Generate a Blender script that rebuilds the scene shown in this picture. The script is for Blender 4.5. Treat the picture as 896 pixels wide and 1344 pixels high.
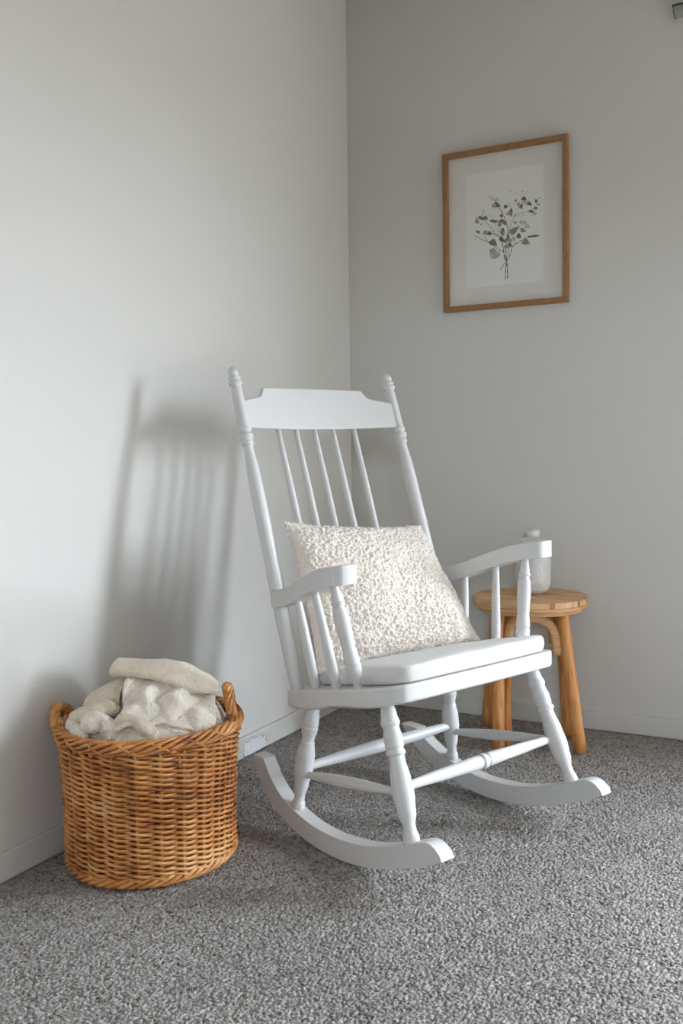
import bpy, bmesh, math, random
from mathutils import Vector, Matrix, noise
for o in list(bpy.data.objects): bpy.data.objects.remove(o)
S = bpy.context.scene
COL = S.collection
random.seed(4)
EXPO = 0.5
W1C = 2.88
W1Z = 1.0
W1W = 1.3
W1H = 1.84
WT = 0.15
W3X = 2.7  # unseen opening in the rear wall, added for fill light
W3W = .8
W3Z = 1.5
W3H = .5
SKY = 39.5
GND = 0.12
SKYC = (0.76, 0.875, 1.01)
CARPET = [(0.22, (0.085, 0.066, 0.054)), (0.36, (0.205, 0.180, 0.160)), (0.50, (0.315, 0.290, 0.266)), (0.72, (0.42, 0.395, 0.370))]
BASK = (.189, -1.314, -.10)
HANDLES = [(math.radians(210), .25, .036, .012), (math.radians(44), .27, .068, -.028)]

# ------------------------------------------------------------------ camera
cd = bpy.data.cameras.new('camera'); cam = bpy.data.objects.new('camera', cd); COL.objects.link(cam)
rv = Vector((0.884315, 0.466713, -0.012913)); uv = Vector((-0.009286, 0.045233, 0.998933)); fv = Vector((-0.466799, 0.883252, -0.044334))
cam.matrix_world = Matrix(((rv.x, uv.x, -fv.x, 1.47554), (rv.y, uv.y, -fv.y, -2.86757), (rv.z, uv.z, -fv.z, 0.84), (0, 0, 0, 1)))
cd.sensor_fit = 'VERTICAL'; cd.sensor_height = 36.0
cd.lens = 1235.36 * 36 / 1344
cd.shift_y = -18.05 / 1344
cd.clip_start = 0.05
S.camera = cam

# ------------------------------------------------------------------ light
S.view_settings.view_transform = 'Standard'
S.view_settings.look = 'None'
S.view_settings.gamma = 1.0
S.view_settings.use_curve_mapping = False
S.view_settings.exposure = EXPO
wd = bpy.data.worlds.new('daylight_sky'); S.world = wd; wd.use_nodes = True
wn = wd.node_tree.nodes; wl = wd.node_tree.links
_tc = wn.new('ShaderNodeTexCoord'); _sx = wn.new('ShaderNodeSeparateXYZ'); wl.new(_tc.outputs['Generated'], _sx.inputs[0])
_rm = wn.new('ShaderNodeValToRGB'); wl.new(_sx.outputs[2], _rm.inputs[0])       # dull ground below the horizon, cool overcast sky above
_rm.color_ramp.elements[0].position = 0.0; _rm.color_ramp.elements[0].color = (GND*1.0, GND*0.98, GND*0.92, 1)
_rm.color_ramp.elements[1].position = 0.12; _rm.color_ramp.elements[1].color = (*SKYC, 1)
_e = _rm.color_ramp.elements.new(0.02); _e.color = (SKYC[0]*.8, SKYC[1]*.8, SKYC[2]*.8, 1)
wl.new(_rm.outputs[0], wn['Background'].inputs[0]); wn['Background'].inputs[1].default_value = SKY

def area(name, loc, rot, sx, sy, power, col):
    l = bpy.data.lights.new(name, 'AREA'); l.shape = 'RECTANGLE'; l.size = sx; l.size_y = sy
    l.energy = power; l.color = col
    o = bpy.data.objects.new(name, l); COL.objects.link(o); o.location = loc; o.rotation_euler = rot
    return o
# portals: they only steer the sky's daylight through the window and the added rear fill opening
def portal(name, loc, rot, sx, sy):
    o = area(name, loc, rot, sx, sy, 1.0, (1, 1, 1)); o.data.cycles.is_portal = True
portal('window_portal', (W1C, WT, W1Z), (-math.pi/2, 0, 0), W1W, W1H)
portal('rear_fill_portal', (W3X, -5.2 - WT, W3Z), (math.pi/2, 0, 0), W3W, W3H)

# ------------------------------------------------------------------ materials
def new_mat(name):
    m = bpy.data.materials.new(name); m.use_nodes = True
    nt = m.node_tree; return m, nt, nt.nodes, nt.links, nt.nodes['Principled BSDF']
def ramp(n, stops):
    r = n.new('ShaderNodeValToRGB'); e = r.color_ramp.elements
    while len(e) < len(stops): e.new(0.5)
    for x, (p, c) in zip(e, stops): x.position = p; x.color = (*c, 1)
    return r
def coords(n, l, scale=(1, 1, 1), kind='Object'):
    t = n.new('ShaderNodeTexCoord'); mp = n.new('ShaderNodeMapping'); mp.inputs['Scale'].default_value = scale
    l.new(t.outputs[kind], mp.inputs[0]); return mp
def noise_tex(n, l, mp, scale, detail=3, rough=0.5):
    t = n.new('ShaderNodeTexNoise'); t.inputs['Scale'].default_value = scale; t.inputs['Detail'].default_value = detail
    t.inputs['Roughness'].default_value = rough; l.new(mp.outputs[0], t.inputs['Vector']); return t
def bump(n, l, src, dist, strength=1.0, prev=None):
    b = n.new('ShaderNodeBump'); b.inputs['Distance'].default_value = dist; b.inputs['Strength'].default_value = strength
    l.new(src, b.inputs['Height'])
    if prev: l.new(prev.outputs[0], b.inputs['Normal'])
    return b
def paint(name, col, rough=0.45, bs=60, bd=0.0004, spec=0.4):
    m, nt, n, l, p = new_mat(name)
    p.inputs['Base Color'].default_value = (*col, 1); p.inputs['Roughness'].default_value = rough
    p.inputs['Specular IOR Level'].default_value = spec
    mp = coords(n, l); t = noise_tex(n, l, mp, bs, 4); b = bump(n, l, t.outputs[0], bd, 0.6); l.new(b.outputs[0], p.inputs['Normal'])
    return m
M_wall = paint('wall_paint', (0.66, 0.636, 0.592), 0.85, 220, 0.0003, 0.2)
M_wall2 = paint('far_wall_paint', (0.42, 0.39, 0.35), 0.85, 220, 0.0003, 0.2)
M_ceil = paint('ceiling_paint', (0.50, 0.47, 0.42), 0.9, 150, 0.0003, 0.2)
M_white = paint('white_gloss_paint', (0.64, 0.628, 0.608), 0.34, 35, 0.0006)
M_pin = paint('nail_hole', (0.25, 0.22, 0.2), 0.6)
M_alu = paint('track_metal', (0.34, 0.335, 0.31), 0.5)
M_dark = paint('track_slot', (0.05, 0.05, 0.045), 0.6)

# baseboard paint with a chipped, flaking spot where rockers have knocked it
def mk_base():
    m, nt, n, l, p = new_mat('baseboard_paint')
    p.inputs['Roughness'].default_value = 0.5
    mp = coords(n, l)
    sub = n.new('ShaderNodeVectorMath'); sub.operation = 'SUBTRACT'; sub.inputs[1].default_value = (0.012, -0.645, 0.020)
    l.new(mp.outputs[0], sub.inputs[0])
    sc = n.new('ShaderNodeVectorMath'); sc.operation = 'MULTIPLY'; sc.inputs[1].default_value = (20, 15, 38); l.new(sub.outputs[0], sc.inputs[0])
    ln = n.new('ShaderNodeVectorMath'); ln.operation = 'LENGTH'; l.new(sc.outputs[0], ln.inputs[0])
    t1 = noise_tex(n, l, mp, 70, 4, 0.6)
    ad = n.new('ShaderNodeMath'); ad.operation = 'MULTIPLY_ADD'; ad.inputs[1].default_value = 1.2; l.new(t1.outputs[0], ad.inputs[0]); l.new(ln.outputs['Value'], ad.inputs[2])
    mask = ramp(n, [(0.0, (1, 1, 1)), (0.98, (1, 1, 1)), (1.0, (0, 0, 0))])
    dv = n.new('ShaderNodeMath'); dv.operation = 'MULTIPLY'; dv.inputs[1].default_value = 0.62; l.new(ad.outputs[0], dv.inputs[0]); l.new(dv.outputs[0], mask.inputs[0])
    edge = ramp(n, [(0.0, (0, 0, 0)), (0.95, (0, 0, 0)), (0.975, (1, 1, 1)), (1.0, (0, 0, 0))]); l.new(dv.outputs[0], edge.inputs[0])
    t2 = noise_tex(n, l, mp, 160, 3, 0.6)
    fl = ramp(n, [(0.0, (0.12, 0.10, 0.09)), (0.31, (0.2, 0.18, 0.16)), (0.36, (0.78, 0.79, 0.78)), (1.0, (0.84, 0.84, 0.83))]); l.new(t2.outputs[0], fl.inputs[0])
    mx = n.new('ShaderNodeMix'); mx.data_type = 'RGBA'; mx.inputs[6].default_value = (0.66, 0.636, 0.592, 1); l.new(mask.outputs[0], mx.inputs[0]); l.new(fl.outputs[0], mx.inputs[7])
    mx2 = n.new('ShaderNodeMix'); mx2.data_type = 'RGBA'; mx2.inputs[7].default_value = (0.2, 0.19, 0.18, 1); l.new(edge.outputs[0], mx2.inputs[0]); l.new(mx.outputs[2], mx2.inputs[6])
    l.new(mx2.outputs[2], p.inputs['Base Color'])
    ml = n.new('ShaderNodeMath'); ml.operation = 'MULTIPLY'; l.new(t2.outputs[0], ml.inputs[0]); l.new(mask.outputs[0], ml.inputs[1])
    b = bump(n, l, ml.outputs[0], 0.004); l.new(b.outputs[0], p.inputs['Normal'])
    return m
M_base = mk_base()

def mk_carpet():
    m, nt, n, l, p = new_mat('grey_loop_carpet')
    mp = coords(n, l)
    w = noise_tex(n, l, mp, 60, 2); 
    wm = n.new('ShaderNodeMix'); wm.data_type = 'VECTOR'; wm.inputs[0].default_value = 0.06
    l.new(mp.outputs[0], wm.inputs[4]); l.new(w.outputs['Color'], wm.inputs[5])
    v = n.new('ShaderNodeTexVoronoi'); v.inputs['Scale'].default_value = 175; l.new(wm.outputs[1], v.inputs['Vector'])
    sp = n.new('ShaderNodeSeparateColor'); l.new(v.outputs['Color'], sp.inputs[0])
    t = noise_tex(n, l, mp, 100, 3, 0.65)
    mixf = n.new('ShaderNodeMath'); mixf.operation = 'MULTIPLY_ADD'; mixf.inputs[1].default_value = 0.45; l.new(sp.outputs[0], mixf.inputs[0])
    h = n.new('ShaderNodeMath'); h.operation = 'MULTIPLY'; h.inputs[1].default_value = 0.58; l.new(t.outputs[0], h.inputs[0]); l.new(h.outputs[0], mixf.inputs[2])
    c = ramp(n, CARPET); l.new(mixf.outputs[0], c.inputs[0])
    big = noise_tex(n, l, mp, 3.0, 2); br = ramp(n, [(0.3, (0.9, 0.9, 0.9)), (0.7, (1.05, 1.05, 1.05))]); l.new(big.outputs[0], br.inputs[0])
    mu = n.new('ShaderNodeMix'); mu.data_type = 'RGBA'; mu.blend_type = 'MULTIPLY'; mu.inputs[0].default_value = 1
    l.new(c.outputs[0], mu.inputs[6]); l.new(br.outputs[0], mu.inputs[7]); l.new(mu.outputs[2], p.inputs['Base Color'])
    p.inputs['Roughness'].default_value = 1.0; p.inputs['Specular IOR Level'].default_value = 0.1
    b = bump(n, l, t.outputs[0], 0.004, 0.8)
    l.new(b.outputs[0], p.inputs['Normal'])
    return m
M_carpet = mk_carpet()

def wood(name, stops, scale=(1, 1, 1), rough=0.5, gs=30):
    m, nt, n, l, p = new_mat(name)
    mp = coords(n, l, scale)
    t = noise_tex(n, l, mp, gs, 5, 0.65); t.inputs['Distortion'].default_value = 0.6
    c = ramp(n, stops); l.new(t.outputs[0], c.inputs[0]); l.new(c.outputs[0], p.inputs['Base Color'])
    p.inputs['Roughness'].default_value = rough; p.inputs['Specular IOR Level'].default_value = 0.35
    b = bump(n, l, t.outputs[0], 0.0006, 0.7); l.new(b.outputs[0], p.inputs['Normal'])
    return m
M_oakframe = wood('oak_frame_wood', [(0.3, (0.25, 0.125, 0.048)), (0.7, (0.36, 0.19, 0.08))], (1, 1, 1), 0.5, 45)
M_stooltop = wood('stool_top_wood', [(0.28, (0.46, 0.22, 0.085)), (0.45, (0.70, 0.41, 0.20)), (0.75, (0.80, 0.53, 0.30))], (1.5, 9, 4), 0.45, 7)
M_stoolleg = wood('stool_leg_wood', [(0.3, (0.46, 0.17, 0.042)), (0.5, (0.68, 0.30, 0.095)), (0.75, (0.80, 0.41, 0.16))], (9, 9, 0.9), 0.42, 9)
M_stooledge = wood('stool_edge_wood', [(0.3, (0.56, 0.28, 0.11)), (0.7, (0.78, 0.47, 0.23))], (2, 2, 25), 0.45, 9)

def mk_wicker():
    m, nt, n, l, p = new_mat('honey_wicker')
    mp = coords(n, l, (1, 1, 4)); t = noise_tex(n, l, mp, 22, 4, 0.65)
    mp2 = coords(n, l, (1, 1, 1)); t2 = noise_tex(n, l, mp2, 9, 2)
    a = n.new('ShaderNodeMath'); a.operation = 'MULTIPLY_ADD'; a.inputs[1].default_value = 0.45; l.new(t2.outputs[0], a.inputs[0])
    h = n.new('ShaderNodeMath'); h.operation = 'MULTIPLY'; h.inputs[1].default_value = 0.62; l.new(t.outputs[0], h.inputs[0]); l.new(h.outputs[0], a.inputs[2])
    c = ramp(n, [(0.38, (0.20, 0.058, 0.013)), (0.48, (0.46, 0.165, 0.040)), (0.58, (0.66, 0.29, 0.085)), (0.70, (0.78, 0.44, 0.18))])
    l.new(a.outputs[0], c.inputs[0]); l.new(c.outputs[0], p.inputs['Base Color'])
    p.inputs['Roughness'].default_value = 0.42; p.inputs['Specular IOR Level'].default_value = 0.5
    b = bump(n, l, t.outputs[0], 0.001, 0.6); l.new(b.outputs[0], p.inputs['Normal'])
    return m
M_wicker = mk_wicker()

def fabric(name, col, col2, vs, bd, folds=0.0, fuzz=0.3):
    m, nt, n, l, p = new_mat(name)
    mp = coords(n, l)
    t = noise_tex(n, l, mp, vs * 0.15, 4, 0.6)
    c = ramp(n, [(0.3, col2), (0.65, col)]); l.new(t.outputs[0], c.inputs[0]); l.new(c.outputs[0], p.inputs['Base Color'])
    p.inputs['Roughness'].default_value = 0.95; p.inputs['Specular IOR Level'].default_value = 0.15
    p.inputs['Sheen Weight'].default_value = fuzz; p.inputs['Sheen Roughness'].default_value = 0.6
    v = n.new('ShaderNodeTexVoronoi'); v.inputs['Scale'].default_value = vs; l.new(mp.outputs[0], v.inputs['Vector'])
    b = bump(n, l, v.outputs['Distance'], bd, 0.8); b.invert = True
    t2 = noise_tex(n, l, mp, vs * 1.5, 3); b2 = bump(n, l, t2.outputs[0], bd * 0.5, 0.6, b)
    if folds:
        t3 = noise_tex(n, l, mp, 26, 3, 0.5); t3.inputs['Distortion'].default_value = 1.2; b2 = bump(n, l, t3.outputs[0], folds, 1.0, b2)
    l.new(b2.outputs[0], p.inputs['Normal'])
    return m
M_boucle = fabric('boucle_knit', (0.80, 0.72, 0.635), (0.76, 0.67, 0.575), 260, 0.0012)
M_linen = fabric('linen_pad', (0.70, 0.675, 0.635), (0.67, 0.64, 0.60), 900, 0.0004)
M_knit = fabric('cream_knit', (0.84, 0.715, 0.56), (0.77, 0.64, 0.49), 420, 0.0024, 0.006)
M_fleece = fabric('white_fleece', (0.86, 0.775, 0.665), (0.80, 0.70, 0.59), 260, 0.0022, 0.011)
M_paper = paint('print_paper', (0.80, 0.785, 0.75), 0.8, 300, 0.0001, 0.2)
M_mat = paint('mat_board', (0.74, 0.71, 0.66), 0.85, 300, 0.0001, 0.2)

def mk_ink():
    m, nt, n, l, p = new_mat('ink_leaf')
    at = n.new('ShaderNodeAttribute'); at.attribute_name = 'tone'
    mp = coords(n, l); t = noise_tex(n, l, mp, 420, 4, 0.7)
    a = n.new('ShaderNodeMath'); a.operation = 'MULTIPLY_ADD'; a.inputs[1].default_value = 0.9; l.new(t.outputs[0], a.inputs[0])
    s = n.new('ShaderNodeMath'); s.operation = 'SUBTRACT'; s.inputs[1].default_value = 0.42; l.new(at.outputs['Fac'], s.inputs[0]); l.new(s.outputs[0], a.inputs[2])
    c = ramp(n, [(0.0, (0.07, 0.068, 0.05)), (0.45, (0.20, 0.195, 0.155)), (0.8, (0.42, 0.41, 0.35)), (1.0, (0.66, 0.64, 0.59))])
    l.new(a.outputs[0], c.inputs[0]); l.new(c.outputs[0], p.inputs['Base Color']); p.inputs['Roughness'].default_value = 0.85
    return m
M_ink = mk_ink()
def mk_jar():
    m, nt, n, l, p = new_mat('milky_glass')
    mp = coords(n, l, (1, 1, 0.6)); t = noise_tex(n, l, mp, 45, 5, 0.7)
    c = ramp(n, [(0.35, (0.66, 0.65, 0.62)), (0.6, (0.74, 0.74, 0.73))]); l.new(t.outputs[0], c.inputs[0]); l.new(c.outputs[0], p.inputs['Base Color'])
    p.inputs['Roughness'].default_value = 0.3; p.inputs['Subsurface Weight'].default_value = 0.15; p.inputs['Subsurface Radius'].default_value = (0.01, 0.01, 0.01)
    b = bump(n, l, t.outputs[0], 0.004, 0.8); l.new(b.outputs[0], p.inputs['Normal'])
    return m
M_jar = mk_jar()
def mk_glass():
    m, nt, n, l, p = new_mat('picture_glass')
    n.remove(p); g = n.new('ShaderNodeBsdfGlossy'); g.inputs['Roughness'].default_value = 0.02
    tr = n.new('ShaderNodeBsdfTransparent'); f = n.new('ShaderNodeValue'); f.outputs[0].default_value = 0.03
    mx = n.new('ShaderNodeMixShader'); l.new(f.outputs[0], mx.inputs[0]); l.new(tr.outputs[0], mx.inputs[1]); l.new(g.outputs[0], mx.inputs[2])
    l.new(mx.outputs[0], n['Material Output'].inputs[0]); return m
M_glass = mk_glass()

# ------------------------------------------------------------------ helpers
def link(name, verts, faces, mat, parent=None, smooth=True, loc=None):
    me = bpy.data.meshes.new(name); me.from_pydata([tuple(v) for v in verts], [], faces); me.update()
    bm = bmesh.new(); bm.from_mesh(me); bmesh.ops.recalc_face_normals(bm, faces=bm.faces); bm.to_mesh(me); bm.free()
    for p in me.polygons: p.use_smooth = smooth
    me.materials.append(mat)
    o = bpy.data.objects.new(name, me); COL.objects.link(o)
    if parent: o.parent = parent
    if loc: o.location = loc
    return o
def empty(name, loc, rot=(0, 0, 0)):
    o = bpy.data.objects.new(name, None); COL.objects.link(o); o.location = loc; o.rotation_euler = rot; o.empty_display_size = 0.1
    return o
def tag(o, label, cat, group=None):
    o['label'] = label; o['category'] = cat
    if group: o['group'] = group
def structure(o): o['kind'] = 'structure'; return o
class MB:
    def __init__(s): s.v = []; s.f = []
    def add(s, v, f):
        k = len(s.v); s.v += [Vector(x) for x in v]; s.f += [tuple(i + k for i in q) for q in f]
    def box(s, a, b):
        x0, y0, z0 = a; x1, y1, z1 = b
        s.add([(x0,y0,z0),(x1,y0,z0),(x1,y1,z0),(x0,y1,z0),(x0,y0,z1),(x1,y0,z1),(x1,y1,z1),(x0,y1,z1)],
              [(0,3,2,1),(4,5,6,7),(0,1,5,4),(1,2,6,5),(2,3,7,6),(3,0,4,7)])
    def sweep(s, pts, rad, seg=10, closed=False, flat=None):
        """tube along pts; rad a number or list; flat=(a,b) scales the two section axes"""
        n = len(pts); pts = [Vector(p) for p in pts]; k = len(s.v)
        T = []
        for i in range(n):
            if closed: t = pts[(i+1) % n] - pts[i-1]
            else: t = pts[min(i+1, n-1)] - pts[max(i-1, 0)]
            T.append(t.normalized())
        up = Vector((0, 0, 1)) if abs(T[0].z) < 0.9 else Vector((0, 1, 0))
        N = (up - T[0] * up.dot(T[0])).normalized()
        for i in range(n):
            if not closed or True:
                N = (N - T[i] * N.dot(T[i])).normalized() if i else N
            if closed: N = (Vector((0,0,1)) - T[i] * T[i].z).normalized()
            B = T[i].cross(N); r = rad[i] if isinstance(rad, (list, tuple)) else rad
            fa, fb = flat if flat else (1, 1)
            for j in range(seg):
                a = 2 * math.pi * j / seg
                s.v.append(pts[i] + N * (r * fa * math.cos(a)) + B * (r * fb * math.sin(a)))
        m = n if closed else n - 1
        for i in range(m):
            for j in range(seg):
                a = k + i * seg + j; b = k + i * seg + (j + 1) % seg
                c = k + ((i + 1) % n) * seg + (j + 1) % seg; d = k + ((i + 1) % n) * seg + j
                s.f.append((a, b, c, d))
        if not closed:
            s.f.append(tuple(k + j for j in range(seg))[::-1]); s.f.append(tuple(k + (n - 1) * seg + j for j in range(seg)))
    def lathe(s, p0, p1, prof, seg=28):
        p0 = Vector(p0); p1 = Vector(p1)
        s.sweep([p0.lerp(p1, t) for t, r in prof], [max(r, 0.0004) for t, r in prof], seg)
    def build(s, name, mat, parent=None, smooth=True, bevel=None, segs=3, loc=None):
        o = link(name, s.v, s.f, mat, parent, smooth, loc)
        if bevel:
            b = o.modifiers.new('bevel', 'BEVEL'); b.width = bevel; b.segments = segs; b.limit_method = 'ANGLE'; b.angle_limit = math.radians(40); b.harden_normals = True
        return o
def cr(P, t):
    """Catmull-Rom through list of tuples/floats at parameter t in 0..1"""
    n = len(P) - 1; x = min(max(t, 0), 1) * n; i = min(int(x), n - 1); u = x - i
    g = lambda k: Vector(P[min(max(k, 0), n)])
    p0 = g(i-1) if i > 0 else g(0) * 2 - g(1); p1 = g(i); p2 = g(i+1); p3 = g(i+2) if i + 2 <= n else g(n) * 2 - g(n-1)
    return 0.5 * ((2*p1) + (p2-p0)*u + (2*p0-5*p1+4*p2-p3)*u*u + (3*p1-p0-3*p2+p3)*u*u*u)
def dense(prof, sub=6):
    """smooth interpolation of a turned profile; a point given as (t, r, 1) keeps a crisp corner"""
    out = []
    for i in range(len(prof) - 1):
        a, b = prof[i], prof[i+1]
        for k in range(sub):
            u = k / sub; w = u*u*(3-2*u); out.append((a[0] + (b[0]-a[0])*u, a[1] + (b[1]-a[1])*w))
    out.append(prof[-1][:2]); return out
def prism(outline, z0, z1):
    """outline: list of (x,y); z0,z1 callables"""
    n = len(outline); v = [(x, y, z0(x, y)) for x, y in outline] + [(x, y, z1(x, y)) for x, y in outline]
    f = [tuple(range(n))[::-1], tuple(range(n, 2*n))] + [(i, (i+1) % n, n + (i+1) % n, n + i) for i in range(n)]
    return v, f

# ------------------------------------------------------------------ room
RX, RY, RZ = 3.6, -5.2, 2.367
def quad_grid(x0, x1, y0, y1, n):
    v = [(x0+(x1-x0)*i/n, y0+(y1-y0)*j/n, 0) for j in range(n+1) for i in range(n+1)]
    f = [(j*(n+1)+i, j*(n+1)+i+1, (j+1)*(n+1)+i+1, (j+1)*(n+1)+i) for j in range(n) for i in range(n)]
    return v, f
import numpy as np
def carpet_floor():
    """looped pile as real relief over the part of the floor in view, plain beyond it"""
    st_ = 0.0019; X1, Y0 = 2.05, -2.15
    nx, ny = int(X1/st_), int(-Y0/st_)
    xs = np.linspace(0, X1, nx+1); ys = np.linspace(Y0, 0, ny+1); GX, GY = np.meshgrid(xs, ys)
    s = 0.0055; rng = np.random.RandomState(3); CX, CY = int(X1/s)+4, int(-Y0/s)+4
    JX = rng.rand(CX, CY)*.8 + .1; JY = rng.rand(CX, CY)*.8 + .1; HH = rng.rand(CX, CY)
    fx = GX/s + 1; fy = (GY-Y0)/s + 1; ix = fx.astype(int); iy = fy.astype(int)
    best = np.full(GX.shape, 9.0); hb = np.zeros(GX.shape)
    for dx in (-1, 0, 1):
        for dy in (-1, 0, 1):
            a = np.clip(ix+dx, 0, CX-1); c = np.clip(iy+dy, 0, CY-1)
            d = (fx-(a+JX[a, c]))**2 + (fy-(c+JY[a, c]))**2
            k = d < best; best = np.where(k, d, best); hb = np.where(k, HH[a, c], hb)
    Z = -0.0046*np.clip(best/.55, 0, 1) - 0.0016*hb
    co = np.stack([GX, GY, Z], -1).reshape(-1, 3)
    i = np.arange(nx)[None, :] + (nx+1)*np.arange(ny)[:, None]
    F = np.stack([i, i+1, i+nx+2, i+nx+1], -1).reshape(-1, 4)
    n0 = len(co); zb = -0.0022
    ex = np.array([(0, RY, zb), (RX, RY, zb), (RX, Y0, zb), (0, Y0, zb), (X1, Y0, zb), (X1, 0, zb), (RX, 0, zb),
                   (-.1, RY-.1, -.08), (RX+.1, RY-.1, -.08), (RX+.1, .1, -.08), (-.1, .1, -.08), (-.1, RY-.1, -.007), (RX+.1, RY-.1, -.007), (RX+.1, .1, -.007), (-.1, .1, -.007)])
    EF = np.array([(0, 1, 2, 3), (4, 2, 6, 5), (7, 10, 9, 8), (11, 12, 13, 14), (7, 8, 12, 11), (8, 9, 13, 12), (9, 10, 14, 13), (10, 7, 11, 14)]) + n0
    co = np.vstack([co, ex]); F = np.vstack([F, EF]).astype(np.int32)
    me = bpy.data.meshes.new('floor'); me.vertices.add(len(co)); me.vertices.foreach_set('co', co.astype(np.float32).ravel())
    me.loops.add(F.size); me.loops.foreach_set('vertex_index', F.ravel()); me.polygons.add(len(F))
    me.polygons.foreach_set('loop_start', np.arange(0, F.size, 4, dtype=np.int32)); me.update(calc_edges=True)
    me.polygons.foreach_set('use_smooth', np.ones(len(F), dtype=bool)); me.materials.append(M_carpet)
    o = bpy.data.objects.new('floor', me); COL.objects.link(o); return structure(o)
carpet_floor()
b = MB(); b.box((-0.1, RY-0.1, RZ), (RX+0.1, 0.1, RZ+0.1)); structure(b.build('ceiling', M_ceil, smooth=False))
b = MB(); b.box((-0.1, RY, 0), (0, 0, RZ)); structure(b.build('wall_left', M_wall, smooth=False))
def wall_with_hole(name, axis, at, thick, lo, hi, a0, a1, z0, z1):
    b = MB()
    def bx(p, q, zz0, zz1):
        if axis == 'y': b.box((p, at, zz0), (q, at + thick, zz1))
        else: b.box((at, p, zz0), (at + thick, q, zz1))
    bx(lo, a0, 0, RZ); bx(a1, hi, 0, RZ); bx(a0, a1, 0, z0); bx(a0, a1, z1, RZ)
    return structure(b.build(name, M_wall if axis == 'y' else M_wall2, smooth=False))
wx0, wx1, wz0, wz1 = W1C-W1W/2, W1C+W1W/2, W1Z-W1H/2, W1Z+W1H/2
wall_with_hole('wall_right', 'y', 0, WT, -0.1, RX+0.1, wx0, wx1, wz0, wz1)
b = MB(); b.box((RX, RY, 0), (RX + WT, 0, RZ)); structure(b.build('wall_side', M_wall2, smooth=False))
o_ = wall_with_hole('wall_rear', 'y', RY-WT, WT, -0.1, RX+0.1, W3X-W3W/2, W3X+W3W/2, W3Z-W3H/2, W3Z+W3H/2); o_.data.materials[0] = M_wall2  # hole added out of view so sky light fills the right wall
def window_frame(name, axis, at, a0, a1, z0, z1):
    b = MB(); t = 0.035
    def bx(p, q, u, w):
        if axis == 'y': b.box((p, at, u), (q, at + 0.05, w))
        else: b.box((at, p, u), (at + 0.05, q, w))
    bx(a0, a0+t, z0, z1); bx(a1-t, a1, z0, z1); bx(a0+t, a1-t, z0, z0+t); bx(a0+t, a1-t, z1-t, z1)
    structure(b.build(name, M_white, smooth=False))
window_frame('window_1', 'y', WT-0.06, wx0, wx1, wz0, wz1)
window_frame('rear_fill_opening', 'y', RY-WT+.01, W3X-W3W/2, W3X+W3W/2, W3Z-W3H/2, W3Z+W3H/2)  # frame of the added rear opening that brightens the right wall
BH = 0.058
b = MB(); b.box((0, RY, 0), (0.012, 0, BH)); structure(b.build('baseboard_left', M_base, bevel=0.003))
b = MB(); b.box((0.012, -0.012, 0), (RX, 0, BH)); structure(b.build('baseboard_right', M_base, bevel=0.003))

# curtain track at the top right, its end just in the frame
ct = empty('curtain_track', (1.055, -0.02, 2.068)); tag(ct, 'grey metal curtain track end high on the right wall', 'curtain track')
b = MB(); b.box((0, -0.028, 0), (1.9, 0.02, 0.018)); b.build('track_rail', M_alu, ct, smooth=False, bevel=0.002)
b = MB(); b.box((-0.004, -0.030, 0.018), (1.9, 0.02, 0.022)); b.build('top_slot', M_dark, ct, smooth=False)
b = MB(); b.box((-0.0015, -0.029, -0.001), (0.0, 0.02, 0.018)); b.build('end_cap', M_dark, ct, smooth=False, bevel=0.001)

# ------------------------------------------------------------------ framed print
pic = empty('framed_print', (0.54975, 0, 1.5464)); tag(pic, 'oak framed botanical ink print of a stem bouquet on the right wall', 'picture')
hw, hh, fw = 0.2, 0.249, 0.0155
fr = MB()
def mitre(a, c):   # section swept around the rectangle: outer/inner corners with four depth levels
    pass
secs = [(0, 0.0), (0, -0.022), (0.003, -0.024), (fw-0.002, -0.024), (fw, -0.022), (fw, -0.006)]
rows = []
for off, y in secs:
    k = len(fr.v); fr.v += [Vector((sx*(hw-off), y, sz*(hh-off))) for sx, sz in ((-1,-1),(1,-1),(1,1),(-1,1))]; rows.append(k)
for r0, r1 in zip(rows, rows[1:]):
    for i in range(4): j = (i+1) % 4; fr.f.append((r0+i, r0+j, r1+j, r1+i))
fr.build('frame', M_oakframe, pic, smooth=False)
b = MB(); b.box((-hw+0.006, -0.006, -hh+0.006), (hw-0.006, -0.0005, hh-0.006)); mo = b.build('mat_board', M_mat, pic, smooth=False)
b = MB(); b.box((-0.1275, -0.0068, -0.1775), (0.1225, -0.0061, 0.1765)); sheet = b.build('print_sheet', M_paper, pic, smooth=False)
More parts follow.
